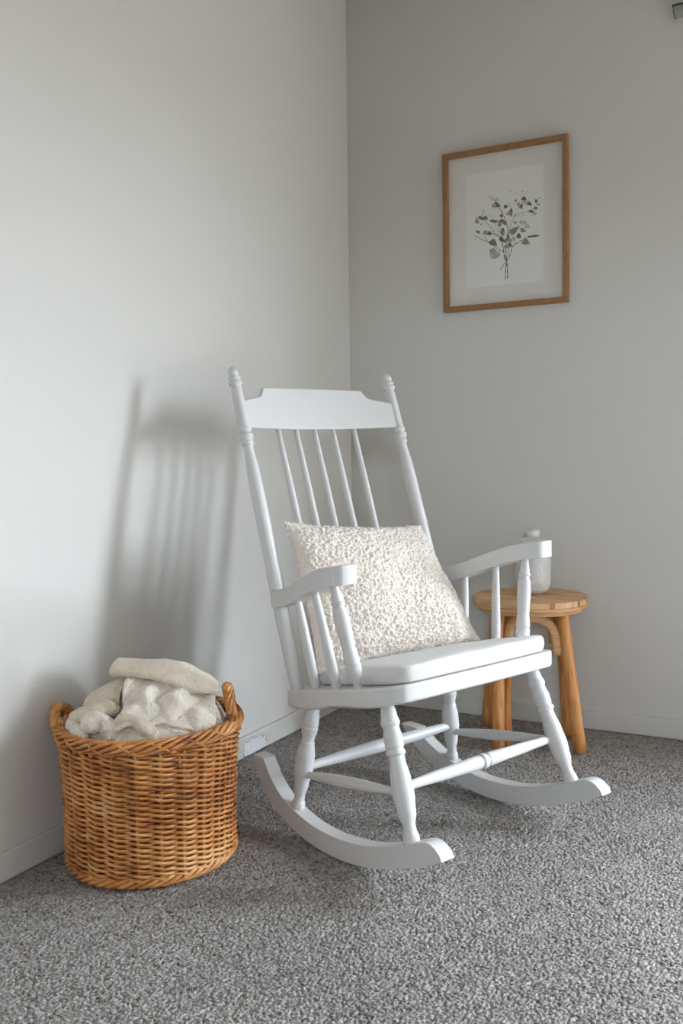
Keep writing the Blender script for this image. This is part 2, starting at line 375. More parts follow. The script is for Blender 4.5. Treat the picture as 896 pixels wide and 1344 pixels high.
STEMS=[(0.00096,[(0.0019,-0.1621),(0.0025,-0.1331),(0.0055,-0.1028),(0.0035,-0.0753),(0.0058,-0.0483),(0.0109,-0.0184),(0.0075,0.0058),(0.0005,0.0271),(-0.0119,0.0525),(-0.0225,0.0726),(-0.035,0.0913),(-0.0457,0.1054)]),(0.00110,[(0.0094,-0.1604),(0.0082,-0.1337),(0.0055,-0.1045),(-0.0019,-0.0849),(-0.0064,-0.0571),(-0.017,-0.0286),(-0.032,-0.0183),(-0.0482,-0.0129)]),(0.00096,[(0.0069,-0.1046),(0.0176,-0.0871),(0.0248,-0.0641),(0.0426,-0.0526),(0.0636,-0.0433),(0.0846,-0.038),(0.107,-0.0384)]),(0.00083,[(-0.0147,-0.1331),(-0.0057,-0.1186),(0.004,-0.1026),(0.0124,-0.0763),(0.0115,-0.0456),(0.0109,-0.0184),(0.0199,0.0043),(0.0306,0.03),(0.036,0.0411)]),(0.00083,[(-0.0019,-0.0781),(-0.0179,-0.0678),(-0.0358,-0.0538),(-0.0538,-0.0397),(-0.0756,-0.0303),(-0.0884,-0.0201),(-0.1012,-0.0134)]),(0.00055,[(-0.0249,-0.0277),(-0.0391,-0.002),(-0.0535,0.0151),(-0.0643,0.0268),(-0.077,0.037)]),(0.00069,[(-0.0431,-0.0529),(-0.0556,-0.0378),(-0.0628,-0.0266),(-0.0646,-0.0144)]),(0.00069,[(0.0127,-0.0186),(0.0251,-0.0099),(0.0357,-0.0062),(0.047,-0.0048)]),(0.00055,[(0.0324,0.0291),(0.0464,0.0273),(0.064,0.0284)]),(0.00055,[(0.0306,0.03),(0.05,0.0359),(0.0779,0.039),(0.0987,0.0479)]),(0.00055,[(0.0075,0.0058),(-0.0068,0.011),(-0.0212,-0.0042),(-0.0195,-0.0215),(-0.007,-0.0298)]),(0.00055,[(0.0132,0.0746),(0.0184,0.0586),(0.0218,0.0413),(0.0182,0.0299)]),(0.00041,[(-0.0511,0.1021),(-0.0422,0.0906),(-0.0314,0.0874)]),(0.00041,[(-0.0092,0.0759),(-0.0083,0.0588),(-0.0066,0.0416)]),(0.00041,[(0.0286,-0.0273),(0.0214,-0.0434),(0.016,-0.0597)]),(0.00041,[(0.0321,-0.0345),(0.0355,-0.0484),(0.0302,-0.0579)]),(0.00041,[(-0.0976,-0.0225),(-0.0921,-0.0283)]),(0.00041,[(-0.0242,0.0949),(-0.0153,0.0801)]),(0.00041,[(-0.0515,0.0491),(-0.0425,0.036),(-0.0354,0.0214),(-0.0265,0.0032)]),]
LEAVES=[((-0.0342,-0.0796),(-0.0031,-0.0157),(-0.0187,0.0052),0.75),((-0.0365,-0.0441),(0.0103,-0.0094),(-0.0064,-0.0065),0.35),((-0.0088,-0.0381),(0.0088,-0.0095),(-0.0048,-0.004),0.20),((-0.0069,-0.0145),(0.0023,-0.0128),(-0.0079,-0.0004),0.45),((-0.0336,0.0219),(0.0129,-0.0027),(-0.0005,-0.0047),0.15),((-0.0157,0.0121),(-0.0019,-0.0098),(-0.007,0.0021),0.50),((-0.0032,0.0156),(0.008,-0.0101),(-0.0048,-0.0032),0.35),((-0.0102,0.0352),(0.0031,-0.0055),(-0.0043,-0.0018),0.15),((0.0042,0.0622),(0.0068,-0.0009),(0.0,-0.0064),0.30),((-0.0243,0.0711),(0.0093,-0.0063),(-0.0041,-0.0061),0.35),((-0.0344,0.0691),(0.0063,-0.0009),(0.0,-0.0077),0.70),((0.0201,0.0415),(-0.0012,-0.0117),(-0.0057,0.0012),0.40),((0.013,0.039),(0.0069,-0.0021),(-0.001,-0.0049),0.70),((0.0624,0.0779),(0.0074,-0.0035),(-0.0025,-0.0062),0.20),((0.078,0.0614),(0.0078,-0.0063),(-0.0036,-0.0045),0.15),((0.0529,0.0557),(0.0013,-0.0076),(-0.0059,-0.0002),0.35),((0.1005,0.066),(0.0044,-0.0013),(-0.0011,-0.0061),0.30),((0.0849,0.0364),(0.0076,-0.0023),(-0.0008,-0.0039),0.25),((0.0987,0.0446),(0.0008,-0.0047),(-0.0068,-0.0003),0.50),((0.0361,0.0765),(0.0025,-0.0003),(0.0,-0.0057),0.20),((0.0683,0.0654),(0.0012,-0.0068),(-0.0103,-0.0004),0.90),((0.0952,0.03),(0.0086,-0.0011),(0.0,-0.0063),0.90),((0.0466,0.0616),(0.007,-0.0009),(0.0,-0.0093),0.80),((0.1109,0.0736),(0.0038,-0.0005),(0.0,-0.0023),0.80),((0.1074,0.0551),(0.0058,-0.0008),(0.0,-0.005),0.85),((-0.077,0.037),(0.0067,-0.0062),(-0.0031,-0.003),0.15),((-0.0621,0.0351),(0.0082,-0.0039),(-0.0026,-0.0064),0.40),((-0.0899,0.0266),(0.0076,-0.0051),(-0.0024,-0.0036),0.50),((-0.088,0.035),(0.0066,-0.0009),(0.0,-0.0076),0.85),((-0.076,0.0176),(0.0027,-0.0013),(-0.0007,-0.0015),0.20),((-0.0864,-0.0049),(0.0068,-0.0031),(-0.0021,-0.0049),0.40),((-0.0508,-0.0133),(0.0089,-0.0026),(-0.0013,-0.0066),0.25),((-0.0627,-0.0094),(0.0081,-0.001),(-0.0001,-0.0066),0.65),((0.0304,-0.014),(0.0153,0.0096),(0.0054,-0.0073),0.50),((0.0585,-0.0174),(0.009,-0.0042),(-0.0024,-0.006),0.55),((0.0451,-0.0336),(0.0038,-0.0069),(-0.007,-0.0031),0.25),((0.034,0.0093),(0.0018,-0.005),(-0.0066,-0.0015),0.75),((0.0604,0.006),(0.0114,-0.0055),(-0.0031,-0.0076),0.90),((0.0725,-0.0073),(0.0082,-0.0039),(-0.0024,-0.006),0.93),((0.0671,-0.0538),(0.0118,-0.0067),(-0.0045,-0.0086),0.55),((0.0984,-0.039),(0.012,-0.0004),(0.0003,-0.004),0.30),((0.0828,-0.0391),(0.0093,0.0008),(0.0007,-0.0034),0.20),((0.016,-0.058),(0.0035,-0.0063),(-0.0068,-0.003),0.30),((0.0053,-0.0619),(0.0009,-0.0051),(-0.0105,-0.0006),0.60),((0.0108,-0.0319),(0.0046,-0.0006),(0.0,-0.0119),0.30),((0.0037,-0.0413),(0.0026,-0.0047),(-0.0093,-0.004),0.40),((0.0179,-0.0429),(0.0081,0.0055),(0.004,-0.0052),0.70),((0.0016,-0.0938),(0.0053,-0.0006),(0.0,-0.0085),0.55),((0.0285,-0.0408),(0.0018,-0.005),(-0.0083,-0.0019),0.80),]

ik = MB(); 
tones = []
Y = -0.0071
for w, pts in STEMS:
    P = [(x, Y, z) for x, z in pts]; N = len(pts) * 5; q = [cr(P, i/(N-1)) for i in range(N)]
    k = len(ik.v)
    for i, c in enumerate(q):
        t = (q[min(i+1, N-1)] - q[max(i-1, 0)]).normalized(); nn = Vector((-t.z, 0, t.x)); ww = w * (0.85 + 0.35*math.sin(i*1.7)) * (0.6 + 0.4*(1 - i/N)) * 1.5
        ik.v += [c + nn*ww, c - nn*ww]; tones += [0.22 + 0.1*math.sin(i*.9)]*2
    for i in range(N-1): ik.f.append((k+2*i, k+2*i+1, k+2*i+3, k+2*i+2))
for li, (c, e, wv, s) in enumerate(LEAVES):
    Y2 = Y - 0.00003*(li % 7 + 1); k = len(ik.v); ik.v.append(Vector((c[0], Y2, c[1]))); tones.append(s)
    n = 20
    for j in range(n):
        a = 2*math.pi*j/n; ca, sa = math.cos(a), math.sin(a); rr = 1 + 0.13*math.sin(a*3 + li) + 0.07*math.sin(a*7 + li*2)
        pw = (1 - 0.25*ca) * rr * 0.92
        ik.v.append(Vector((c[0] + e[0]*ca*rr + wv[0]*sa*pw, Y2, c[1] + e[1]*ca*rr + wv[1]*sa*pw))); tones.append(min(1, s + 0.18*math.sin(a*2+li)))
    for j in range(n): ik.f.append((k, k+1+j, k+1+(j+1) % n))
    # midrib
    k = len(ik.v); y3 = Y2 - 0.00002
    A = Vector((c[0]-e[0]*0.9, y3, c[1]-e[1]*0.9)); B = Vector((c[0]+e[0]*0.9, y3, c[1]+e[1]*0.9)); wn_ = Vector((wv[0], 0, wv[1])).normalized()*0.00022
    ik.v += [A+wn_, A-wn_, B]; tones += [0.1]*3; ik.f.append((k, k+1, k+2))
for i in range(26):   # ink specks round the blossom heads
    hx, hz, sp = random.choice([(0.045, 0.088, 0.03), (-0.066, 0.05, 0.014), (-0.03, 0.082, 0.012), (-0.005, 0.03, 0.02), (0.02, 0.035, 0.02)])
    x = hx + random.gauss(0, sp*0.5); z = hz + random.gauss(0, sp*0.5); k = len(ik.v); r = random.uniform(0.0006, 0.0018)
    ik.v += [Vector((x + r*math.cos(a)*1.4, Y-0.0003, z + r*math.sin(a))) for a in (0, 1.1, 2.2, 3.3, 4.4, 5.4)]; tones += [random.uniform(0.05, 0.5)]*6; ik.f.append(tuple(range(k, k+6)))
o = link('botanical_drawing', ik.v, ik.f, M_ink, sheet, smooth=False)
at = o.data.attributes.new('tone', 'FLOAT', 'POINT')
for i, t in enumerate(tones): at.data[i].value = t
b = MB(); b.box((-hw+fw-0.003, -0.0125, -hh+fw-0.003), (hw-fw+0.003, -0.0105, hh-fw+0.003)); b.build('glass_pane', M_glass, pic, smooth=False)

# ------------------------------------------------------------------ rocking chair   (local x = sideways, y = forward, z = up)
chair = empty('rocking_chair', (0.5955, -0.9005, 0.002), (0, 0.011, -0.40 - math.pi/2))
tag(chair, 'white painted wooden rocking chair with turned posts and spindle back on the carpet', 'rocking chair')
def stop(x, y): return 0.345 + 0.2*y
def sbot(x, y): return 0.308 + 0.2*y
# seat board
half = [(0.225, -0.118), (0.247, -0.112), (0.256, -0.095), (0.262, -0.03), (0.264, 0.05), (0.263, 0.14), (0.259, 0.19), (0.249, 0.222), (0.232, 0.24), (0.205, 0.249), (0.1, 0.254), (0.0, 0.256)]
def arc_dense(P, n): return [tuple(cr([(p[0], p[1], 0) for p in P], i/n))[:2] for i in range(n+1)]
hd = arc_dense(half, 60)
outl = hd + [(-x, y) for x, y in hd[::-1][1:]]
apr = lambda x, y: sbot(x, y) - 0.007*max(0, 1-((y+0.02)/0.07)**2) - 0.004*max(0, 1-((y-0.17)/0.06)**2) if abs(x) > 0.2 else sbot(x, y)
v, f = prism(outl, apr, stop)
b = MB(); b.add(v, f); b.build('seat', M_white, chair, smooth=True, bevel=0.006, segs=3)
# rockers
RB = [(-0.238, 0.150), (-0.222, 0.113), (-0.197, 0.078), (-0.137, 0.035), (-0.055, 0.009), (0.03, 0.0), (0.12, 0.006), (0.20, 0.023), (0.285, 0.053), (0.345, 0.079), (0.376, 0.095)]
RB2 = [(-.262, .118), (-.236, .090), (-.200, .062), (-.137, .031)] + RB[4:]
def rocker(sx):
    cut = .150 if sx > 0 else .118
    bot = [cr([(0, y, z) for y, z in (RB if sx > 0 else RB2)], i/48) for i in range(49)]
    n = len(bot); top = []
    for i, p in enumerate(bot):
        t = (bot[min(i+1, n-1)] - bot[max(i-1, 0)]).normalized(); nn = Vector((0, -t.z, t.y)); u = i/(n-1)
        th = 0.044 - 0.008*max(0, (0.12-u)/0.12)
        if u > 0.86: th *= math.sqrt(max(0.0, 1-((u-0.86)/0.145)**2.2))
        q = p + nn*th
        if q.z > cut and u < 0.2: q.z = cut
        top.append(q)
    top[0] = Vector((0, -0.205 if sx > 0 else -.226, cut))
    m = MB(); k = 0; wr = 0.0175
    xo, xi = sx*0.2625, sx*0.229
    for X in (xo, xi): m.v += [Vector((X, p.y, p.z)) for p in bot]; m.v += [Vector((X, p.y, p.z)) for p in top]
    for i in range(n-1):
        m.f += [(i, i+1, n+i+1, n+i), (2*n+i, 3*n+i, 3*n+i+1, 2*n+i+1), (i, 2*n+i, 2*n+i+1, i+1), (n+i, n+i+1, 3*n+i+1, 3*n+i)]
    m.f += [(0, n, 3*n, 2*n), (n-1, 3*n-1, 4*n-1, 2*n-1)]
    return m.build('rocker', M_white, chair, smooth=True, bevel=0.004, segs=3)
rocker(1); rocker(-1)
FL = dense([(0, .0125), (.02, .0135), (.11, .0165), (.165, .0195), (.18, .0185), (.187, .0165), (.20, .0165), (.27, .0195), (.33, .0185), (.345, .0165), (.352, .0178), (.362, .0196), (.378, .0198), (.388, .0178), (.395, .0158), (.42, .0162), (.55, .0205), (.66, .0218), (.78, .0185), (.87, .0125), (.90, .0128), (.94, .0155), (.975, .0165), (1, .0145)])
RL = dense([(0, .0135), (.05, .0150), (.17, .0185), (.215, .0188), (.222, .0172), (.232, .0172), (.242, .0188), (.28, .0175), (.33, .0145), (.36, .0140), (.38, .0155), (.50, .0205), (.62, .0212), (.78, .0160), (.88, .0115), (.91, .0120), (.95, .0150), (.98, .0155), (1, .0145)])
for s in (1, -1):
    b = MB(); b.lathe((s*.222, .186, .352), (s*.2465, .283, .093), FL, 32); b.build('leg', M_white, chair)
    b = MB(); b.lathe((s*.212, -.066, .298), (s*.2455, -.089, .060), RL, 32); b.build('leg', M_white, chair)
def stretcher(p0, p1, r0, rm, bead=False):
    pr = [(0, r0), (.06, r0*1.05), (.3, rm*.9), (.45, rm), (.55, rm), (.7, rm*.9), (.94, r0*1.05), (1, r0)]
    if bead: pr = [(0, r0), (.06, r0*1.05), (.3, rm*.86), (.44, rm*.98), (.475, rm), (.482, rm*.86), (.49, rm*.86), (.495, rm*1.08), (.515, rm*1.1), (.52, rm*.88), (.527, rm*.88), (.534, rm), (.56, rm*.98), (.7, rm*.86), (.94, r0*1.05), (1, r0)]
    b = MB(); b.lathe(p0, p1, dense(pr, 4), 24); b.build('stretcher', M_white, chair)
stretcher((.236, -.078, .152), (-.236, -.078, .152), .0095, .0155)
stretcher((.240, .238, .190), (-.240, .238, .190), .0088, .0148, True)
for s in (1, -1): stretcher((s*.232, -.078, .136), (s*.242, .222, .182), .0075, .0125)
# back posts
A0, A1 = (.2445, -.079, .322), (.243, -.3135, 1.057)
PP = dense([(0, .0125), (.02, .0140), (.08, .0160), (.25, .0172), (.45, .0165), (.60, .0160), (.665, .0150), (.71, .0122), (.735, .0108), (.742, .0115), (.746, .0145), (.752, .0150), (.757, .0130), (.760, .0130), (.765, .0168), (.776, .0172), (.782, .0135), (.785, .0135), (.789, .0160), (.796, .0160), (.801, .0138), (.81, .0136), (.92, .0132), (.932, .0120), (.936, .0122), (.940, .0158), (.946, .0162), (.950, .0128), (.953, .0128), (.957, .0152), (.962, .0150), (.966, .0105), (.970, .0108), (.976, .0122), (.984, .0118), (.992, .0078), (.997, .0042), (1, .0008)], 4)
for s in (1, -1):
    b = MB(); b.lathe((s*A0[0], A0[1], A0[2]), (s*A1[0], A1[1], A1[2]), PP, 32); b.build('back_post', M_white, chair)
def backd(z): return -.301 + .32*(1.015-z)
bow = lambda x: -.040*(1-(x/.232)**2)
# crest rail
cm = MB(); nx = 150; rows = []
def crest_top(x):
    a = abs(x)
    if a < .150: return 1.0105 - .002*(a/.15)**2
    if a < .156: return 1.0085 - .002*((a-.15)/.006)**2
    if a < .182: u = (a-.156)/.026; return 1.0065 - .0215*(1-(1-u)**2.4)
    return .985 - .010*((a-.182)/.05)
for i in range(nx+1):
    x = -.236 + .472*i/nx; zt = crest_top(x); zb = .9105 - .004*(1-(x/.236)**2); ring = []
    for z, th in ((zb, -1), (zt, -1), (zt, 1), (zb, 1)):
        ring.append(len(cm.v)); cm.v.append(Vector((x, backd(z) + bow(x) + th*.0085, z)))
    rows.append(ring)
for a, c in zip(rows, rows[1:]):
    for j in range(4): k = (j+1) % 4; cm.f.append((a[j], a[k], c[k], c[j]))
cm.f += [tuple(rows[0])[::-1], tuple(rows[-1])]
cm.build('crest_rail', M_white, chair, smooth=True, bevel=0.004, segs=3)
# back spindles
for x in (-.114, -.050, .008, .068, .128):
    b = MB(); zt = .915; zb = .325
    b.lathe((x*.97, backd(zb)+bow(x), zb+.003), (x, backd(zt)+bow(x), zt), dense([(0, .0070), (.1, .0085), (.35, .0098), (.7, .0085), (1, .0062)], 5), 20)
    b.build('back_spindle', M_white, chair)
# arms
APTS = [(-.148,.526,.246,.018),(-.11,.530,.252,.0195),(-.05,.546,.264,.021),(.01,.569,.276,.0225),(.06,.587,.285,.0255),(.10,.599,.292,.0285),(.135,.606,.297,.030),(.157,.6095,.300,.029),(.169,.611,.301,.0245),(.175,.6115,.301,.017)]
for s in (1, -1):
    m = MB(); n = 44; rows = []
    for i in range(n+1):
        t = i/n
        a = cr([(p[0], p[1], p[2]) for p in APTS], t); hwid = cr([(p[3], 0, 0) for p in APTS], t).x
        th = .0192
        ring = []
        for du, dz in ((-hwid, -th), (-hwid, th), (hwid, th), (hwid, -th)):
            ring.append(len(m.v)); m.v.append(Vector((s*(a.z + du), a.x, a.y + dz)))
        rows.append(ring)
    for a, c in zip(rows, rows[1:]):
        for j in range(4): k = (j+1) % 4; m.f.append((a[j], a[k], c[k], c[j]))
    m.f += [tuple(rows[0])[::-1], tuple(rows[-1])]
    m.build('armrest', M_white, chair, smooth=True, bevel=0.007, segs=4)
    # plain arm spindles and the turned front post
    for (x0, y0), (x1, y1, z1) in (((.232, -.030), (.262, -.050, .540)), ((.246, .062), (.280, .036, .562))):
        b = MB(); b.lathe((s*x0, y0, stop(0, y0)-.006), (s*x1, y1, z1), dense([(0, .0085), (.06, .0105), (.35, .0112), (.6, .0100), (1, .0078)], 5), 20); b.build('arm_spindle', M_white, chair)
    b = MB(); b.lathe((s*.252, .138, stop(0, .138)-.004), (s*.294, .116, .586), dense([(0, .0085), (.06, .0088), (.13, .0130), (.20, .0165), (.245, .0168), (.252, .0150), (.262, .0150), (.27, .0168), (.34, .0155), (.40, .0138), (.46, .0145), (.62, .0162), (.74, .0152), (.79, .0118), (.805, .0118), (.815, .0140), (.835, .0142), (.845, .0118), (.88, .0115), (.94, .0095), (1, .0085)], 5), 28)
    b.build('arm_post', M_white, chair)
    if s == -1: b = MB(); c_ = Vector((-.2705, .0425, .512)); dv_ = Vector((.73, .66, .12)).normalized(); b.lathe(c_ + dv_*.0088, c_ + dv_*.0114, [(0, .0016), (1, .0016)], 12); b.build('nail_hole', M_pin, chair)
# ------------------------------------------------------------------ seat pad (thin linen cushion lying on the seat)
def chair_child_world(o): o.matrix_world = chair_m
chair_m = Matrix.Translation(chair.location) @ Matrix.Rotation(chair.rotation_euler.z, 4, 'Z') @ Matrix.Rotation(chair.rotation_euler.y, 4, 'Y')
ph = [(0.0, -0.072), (0.10, -0.072), (0.175, -0.070), (0.198, -0.060), (0.206, -0.035), (0.215, 0.03), (0.2265, 0.10), (0.232, 0.17), (0.230, 0.212), (0.212, 0.236), (0.18, 0.243), (0.10, 0.246), (0.0, 0.247)]
pd = arc_dense(ph, 48); ring = pd + [(-x, y) for x, y in pd[::-1][1:-1]]
m = MB(); cxp, cyp = 0.0, 0.09; N = len(ring)
prof = []
for k in range(9):   # section of the rim from underside to top
    a = -math.pi/2 + math.pi*k/8; prof.append((1 - .034*(1-math.cos(a))/1.0, .0175 + .0175*math.sin(a)))
prof += [(.80, .0375), (.6, .0385), (.3, .039)]
prof = [(.5, .0005)] + prof
for sc, z in prof:
    for i, (x, y) in enumerate(ring):
        X, Y_ = cxp + (x-cxp)*sc, cyp + (y-cyp)*sc
        wr = .0016*noise.noise(Vector((X*22, Y_*14, z*10))) + .0022*noise.noise(Vector((X*9, Y_*9, 3)))
        m.v.append(Vector((X, Y_, stop(X, Y_) + .0012 + z + wr*(z/.035))))
for k in range(len(prof)-1):
    for i in range(N): j = (i+1) % N; m.f.append((k*N+i, k*N+j, (k+1)*N+j, (k+1)*N+i))
m.f.append(tuple(range(N))[::-1]); c = len(m.v); m.v.append(Vector((cxp, cyp, stop(0, cyp) + .0405)))
for i in range(N): m.f.append(((len(prof)-1)*N+i, (len(prof)-1)*N+(i+1) % N, c))
pad = m.build('seat_pad', M_linen); chair_child_world(pad)
tag(pad, 'thin off-white linen seat pad lying on the rocking chair seat', 'seat cushion')
# ------------------------------------------------------------------ knitted pillow
# corners in the chair's own frame (x sideways is minus the photo's right)
TL, TR, BR, BL = Vector((.207, -.163, .690)), Vector((-.203, -.150, .655)), Vector((-.200, .048, .393)), Vector((.214, -.040, .365))
def pillow(side, n=150):
    V = []; 
    nn = (TR-TL).cross(BL-TL).normalized()
    if nn.y < 0: nn = -nn
    for j in range(n+1):
        for i in range(n+1):
            u = -1 + 2*i/n; w = -1 + 2*j/n
            pu = u*(1 - .055*(1-w*w)*abs(u)); pw = w*(1 - .06*(1-u*u)*abs(w))
            a, c = (pu+1)/2, (pw+1)/2
            P = (TL*(1-a) + TR*a)*(1-c) + (BL*(1-a) + BR*a)*c
            e = max(0, (1-u*u)*(1-w*w)); th = (e**.42)
            # knitted nubs: rows of loops that wander
            q = Vector((u*22 + .35*noise.noise(Vector((u*3, w*3, 1))), w*20 + .9*noise.noise(Vector((u*2.0, w*2.0, 7))), side*5))
            d, _ = noise.voronoi(q); dome = max(0, 1 - (d[0]/.62)**2); gap = min(1, (d[1]-d[0])*3.2)
            big = .75 + .55*max(0, abs(w)-.35) + .35*noise.noise(Vector((u*1.5, w*4, 5)))
            h = (.0030*dome + .0030*gap) * big * min(1, e*9 + .3)
            sag = .010*noise.noise(Vector((u*1.6, w*1.6, 2)))*th
            V.append(P + nn*side*((.062 if side > 0 else .046)*th + h + sag) + (Vector((0, 0, .004))*noise.noise(Vector((u*8, w*8, 9)))))
    return V, nn
n = 250; V1, nn = pillow(1, n); V2, _ = pillow(-1, n)
m = MB(); m.v = V1 + V2; K = (n+1)*(n+1)
for j in range(n):
    for i in range(n):
        a = j*(n+1)+i; m.f.append((a, a+1, a+n+2, a+n+1)); m.f.append((K+a, K+a+n+1, K+a+n+2, K+a+1))
edge = [j for j in range(n)] + [n + (n+1)*j for j in range(n)] + [(n+1)*(n+1)-1-j for j in range(n)] + [(n+1)*(n-j) for j in range(n)]
for i in range(len(edge)): a, c = edge[i], edge[(i+1) % len(edge)]; m.f.append((a, c, K+c, K+a))
pl = m.build('knitted_pillow', M_boucle); chair_child_world(pl)
tag(pl, 'square cream chunky knitted pillow leaning on the spindles of the rocking chair', 'pillow')
# nubbly seam round the edge
em = MB(); el = []
for i in range(0, len(edge), 1): el.append((V1[edge[i]] + V2[edge[i]])/2)
cnt = 210
for k in range(cnt):
    p = el[int(k*len(el)/cnt)]; r = .0042*(1+.25*math.sin(k*2.3))
    c = len(em.v); ps = 6
    for a in range(5):
        ph_ = math.pi*a/4
        for j in range(ps): th = 2*math.pi*j/ps; em.v.append(p + Vector((math.sin(ph_)*math.cos(th), math.sin(ph_)*math.sin(th), math.cos(ph_)))*r)
    for a in range(4):
        for j in range(ps): em.f.append((c+a*ps+j, c+a*ps+(j+1) % ps, c+(a+1)*ps+(j+1) % ps, c+(a+1)*ps+j))
em.build('seam_edge', M_boucle, pl)

# ------------------------------------------------------------------ stool
st = empty('side_stool', (.675, -.172, 0)); tag(st, 'round wooden side stool with orange-brown legs standing behind the rocking chair', 'stool')
ZT = .425; R1 = .166
ca, sa = math.cos(-.22), math.sin(-.22)
m = MB()
cuts = [-R1-.01, -.105, -.018, .045, R1+.01]
for c0, c1 in zip(cuts, cuts[1:]):
    g = .006; lo, hi = max(c0+g, -R1+.0001), min(c1-g, R1-.0001); pts = []
    for k in range(25): q = lo + (hi-lo)*k/24; pts.append((math.sqrt(max(0, R1*R1-q*q)), q))
    for k in range(25): q = hi + (lo-hi)*k/24; pts.append((-math.sqrt(max(0, R1*R1-q*q)), q))
    pts = [p for i, p in enumerate(pts) if (Vector(p)-Vector(pts[i-1])).length > 1e-4]
    v, f = prism([(x*ca - y*sa, x*sa + y*ca) for x, y in pts], lambda x, y: ZT-.017, lambda x, y: ZT); m.add(v, f)
m.build('seat_board', M_stooltop, st, smooth=False, bevel=0.004, segs=3)
m = MB(); m.lathe((0, 0, ZT-.0405), (0, 0, ZT-.0172), [(0, .146), (.02, .150), (.46, .151), (.48, .148), (.52, .148), (.54, .162), (.6, .165), (.94, .1655), (1, .163)], 72)
o = m.build('seat_ring', M_stooledge, st, smooth=False, bevel=0.0015, segs=2)
LG = [(-.158, .070), (-.053, -.140), (.166, -.080), (.098, .062)]
TP = [(-.112, .030), (-.062, -.106), (.112, -.062), (.062, .098)]
for i, ((bx_, by_), (tx, ty)) in enumerate(zip(LG, TP)):
    b = MB(); P = [(tx, ty, ZT-.040), (tx*.93+bx_*.07, ty*.93+by_*.07, ZT-.09), (bx_, by_, 0.002)]
    pts = [Vector(P[0]).lerp(Vector(P[2]), t/10) for t in range(11)]
    b.sweep(pts, [.0165 + .002*t/10 for t in range(11)], 14); b.build('leg', M_stoolleg, st)
    # inner strip of the doubled leg, bending in under the seat
    if i != 1: continue
    ins = Vector((-bx_, -by_, 0)).normalized(); side = Vector((.884, .467, 0)) * (.0 if i > 1 else 0.006)
    b = MB(); top = Vector((tx, ty, 0)); bot = Vector((bx_, by_, 0))
    off = .034
    Q = [top + ins*(off+.030) + Vector((0, 0, ZT-.042)), top + ins*(off+.006) + side + Vector((0, 0, ZT-.075)), top*.8+bot*.2 + ins*off + side + Vector((0, 0, ZT-.12)), top*.4+bot*.6 + ins*off + side + Vector((0, 0, .15)), bot + ins*off + side + Vector((0, 0, .002))]
    b.sweep([cr([tuple(q) for q in Q], t/24) for t in range(25)], .0135, 12, flat=(1, .85)); b.build('leg_strip', M_stoolleg, st)
for i in range(4):   # bentwood arches between neighbouring legs
    j = (i+1) % 4
    def at(q, t, z): tt = (ZT-.04-z)/(ZT-.04); return Vector((TP[q][0]*(1-tt)+LG[q][0]*tt, TP[q][1]*(1-tt)+LG[q][1]*tt, z))
    A, B_ = at(i, 0, .300), at(j, 0, .300); A2, B2 = at(i, 0, .365), at(j, 0, .365)
    d = (B_-A).normalized(); d.z = 0
    T1 = A2.lerp(B2, .40); T2 = A2.lerp(B2, .60); T1.z = T2.z = .3725
    C1 = A2.lerp(B2, .19); C2 = A2.lerp(B2, .81); C1.z = C2.z = .352
    ow = ((A + B_)/2); ow.z = 0; ow = ow.normalized()*.006; lo = Vector((0, 0, -.030)); E1 = A + d*.026 + ow + lo; E2 = B_ - d*.026 + ow + lo; F1 = A + d*.028 + ow + Vector((0, 0, .010)); F2 = B_ - d*.028 + ow + Vector((0, 0, .010)); C1 += ow; C2 += ow; T1 += ow; T2 += ow
    P = [tuple(q) for q in (E1, F1, C1, T1, T2, C2, F2, E2)]
    b = MB(); b.sweep([cr(P, t/40) for t in range(41)], .0105, 12, flat=(.62, 1.25)); b.build('arch_brace', M_stooledge, st)
# jar on the stool
jr = empty('jar', (.672, -.130, ZT)); tag(jr, 'milky white glass jar with a stopper, standing on the round wooden stool', 'jar')
m = MB(); m.lathe((0, 0, .0005), (0, 0, .1680), dense([(0, .030), (.02, .038), (.08, .047), (.2, .0515), (.45, .0525), (.72, .0520), (.84, .0505), (.93, .0440), (.97, .034), (1, .021)], 5), 48); m.build('jar_body', M_jar, jr)
m = MB(); m.lathe((0, 0, .162), (0, 0, .192), dense([(0, .0185), (.3, .0190), (.45, .0205), (.75, .0210), (.9, .0195), (1, .012)], 3), 24); m.build('stopper', M_jar, jr)

# ------------------------------------------------------------------ wicker basket
BX, BY, BA = BASK
bk = empty('wicker_basket', (BX, BY, 0), (0, 0, 0)); tag(bk, 'large honey-brown wicker basket of blankets against the left wall', 'basket')
RA, RBb, HB = .166, .177, .278
def ell(th, z, off=0.0):
    k = 1.0 + .065*(z/HB)**1.2 - .02*math.sin(math.pi*z/HB)
    if z < .03: k -= .04*(1-z/.03)**2
    return Vector(((RA*k+off)*math.cos(th)*math.cos(BA) - (RBb*k+off)*math.sin(th)*math.sin(BA), (RA*k+off)*math.cos(th)*math.sin(BA) + (RBb*k+off)*math.sin(th)*math.cos(BA), z))
NS = 24
m = MB()
for s in range(NS):
    th = 2*math.pi*(s+.5)/NS; m.sweep([ell(th, z) for z in (.004, .03, .08, .14, .2, .25, HB)], .0036, 8)
m.build('stakes', M_wicker, bk)
m = MB(); rowsN = 24
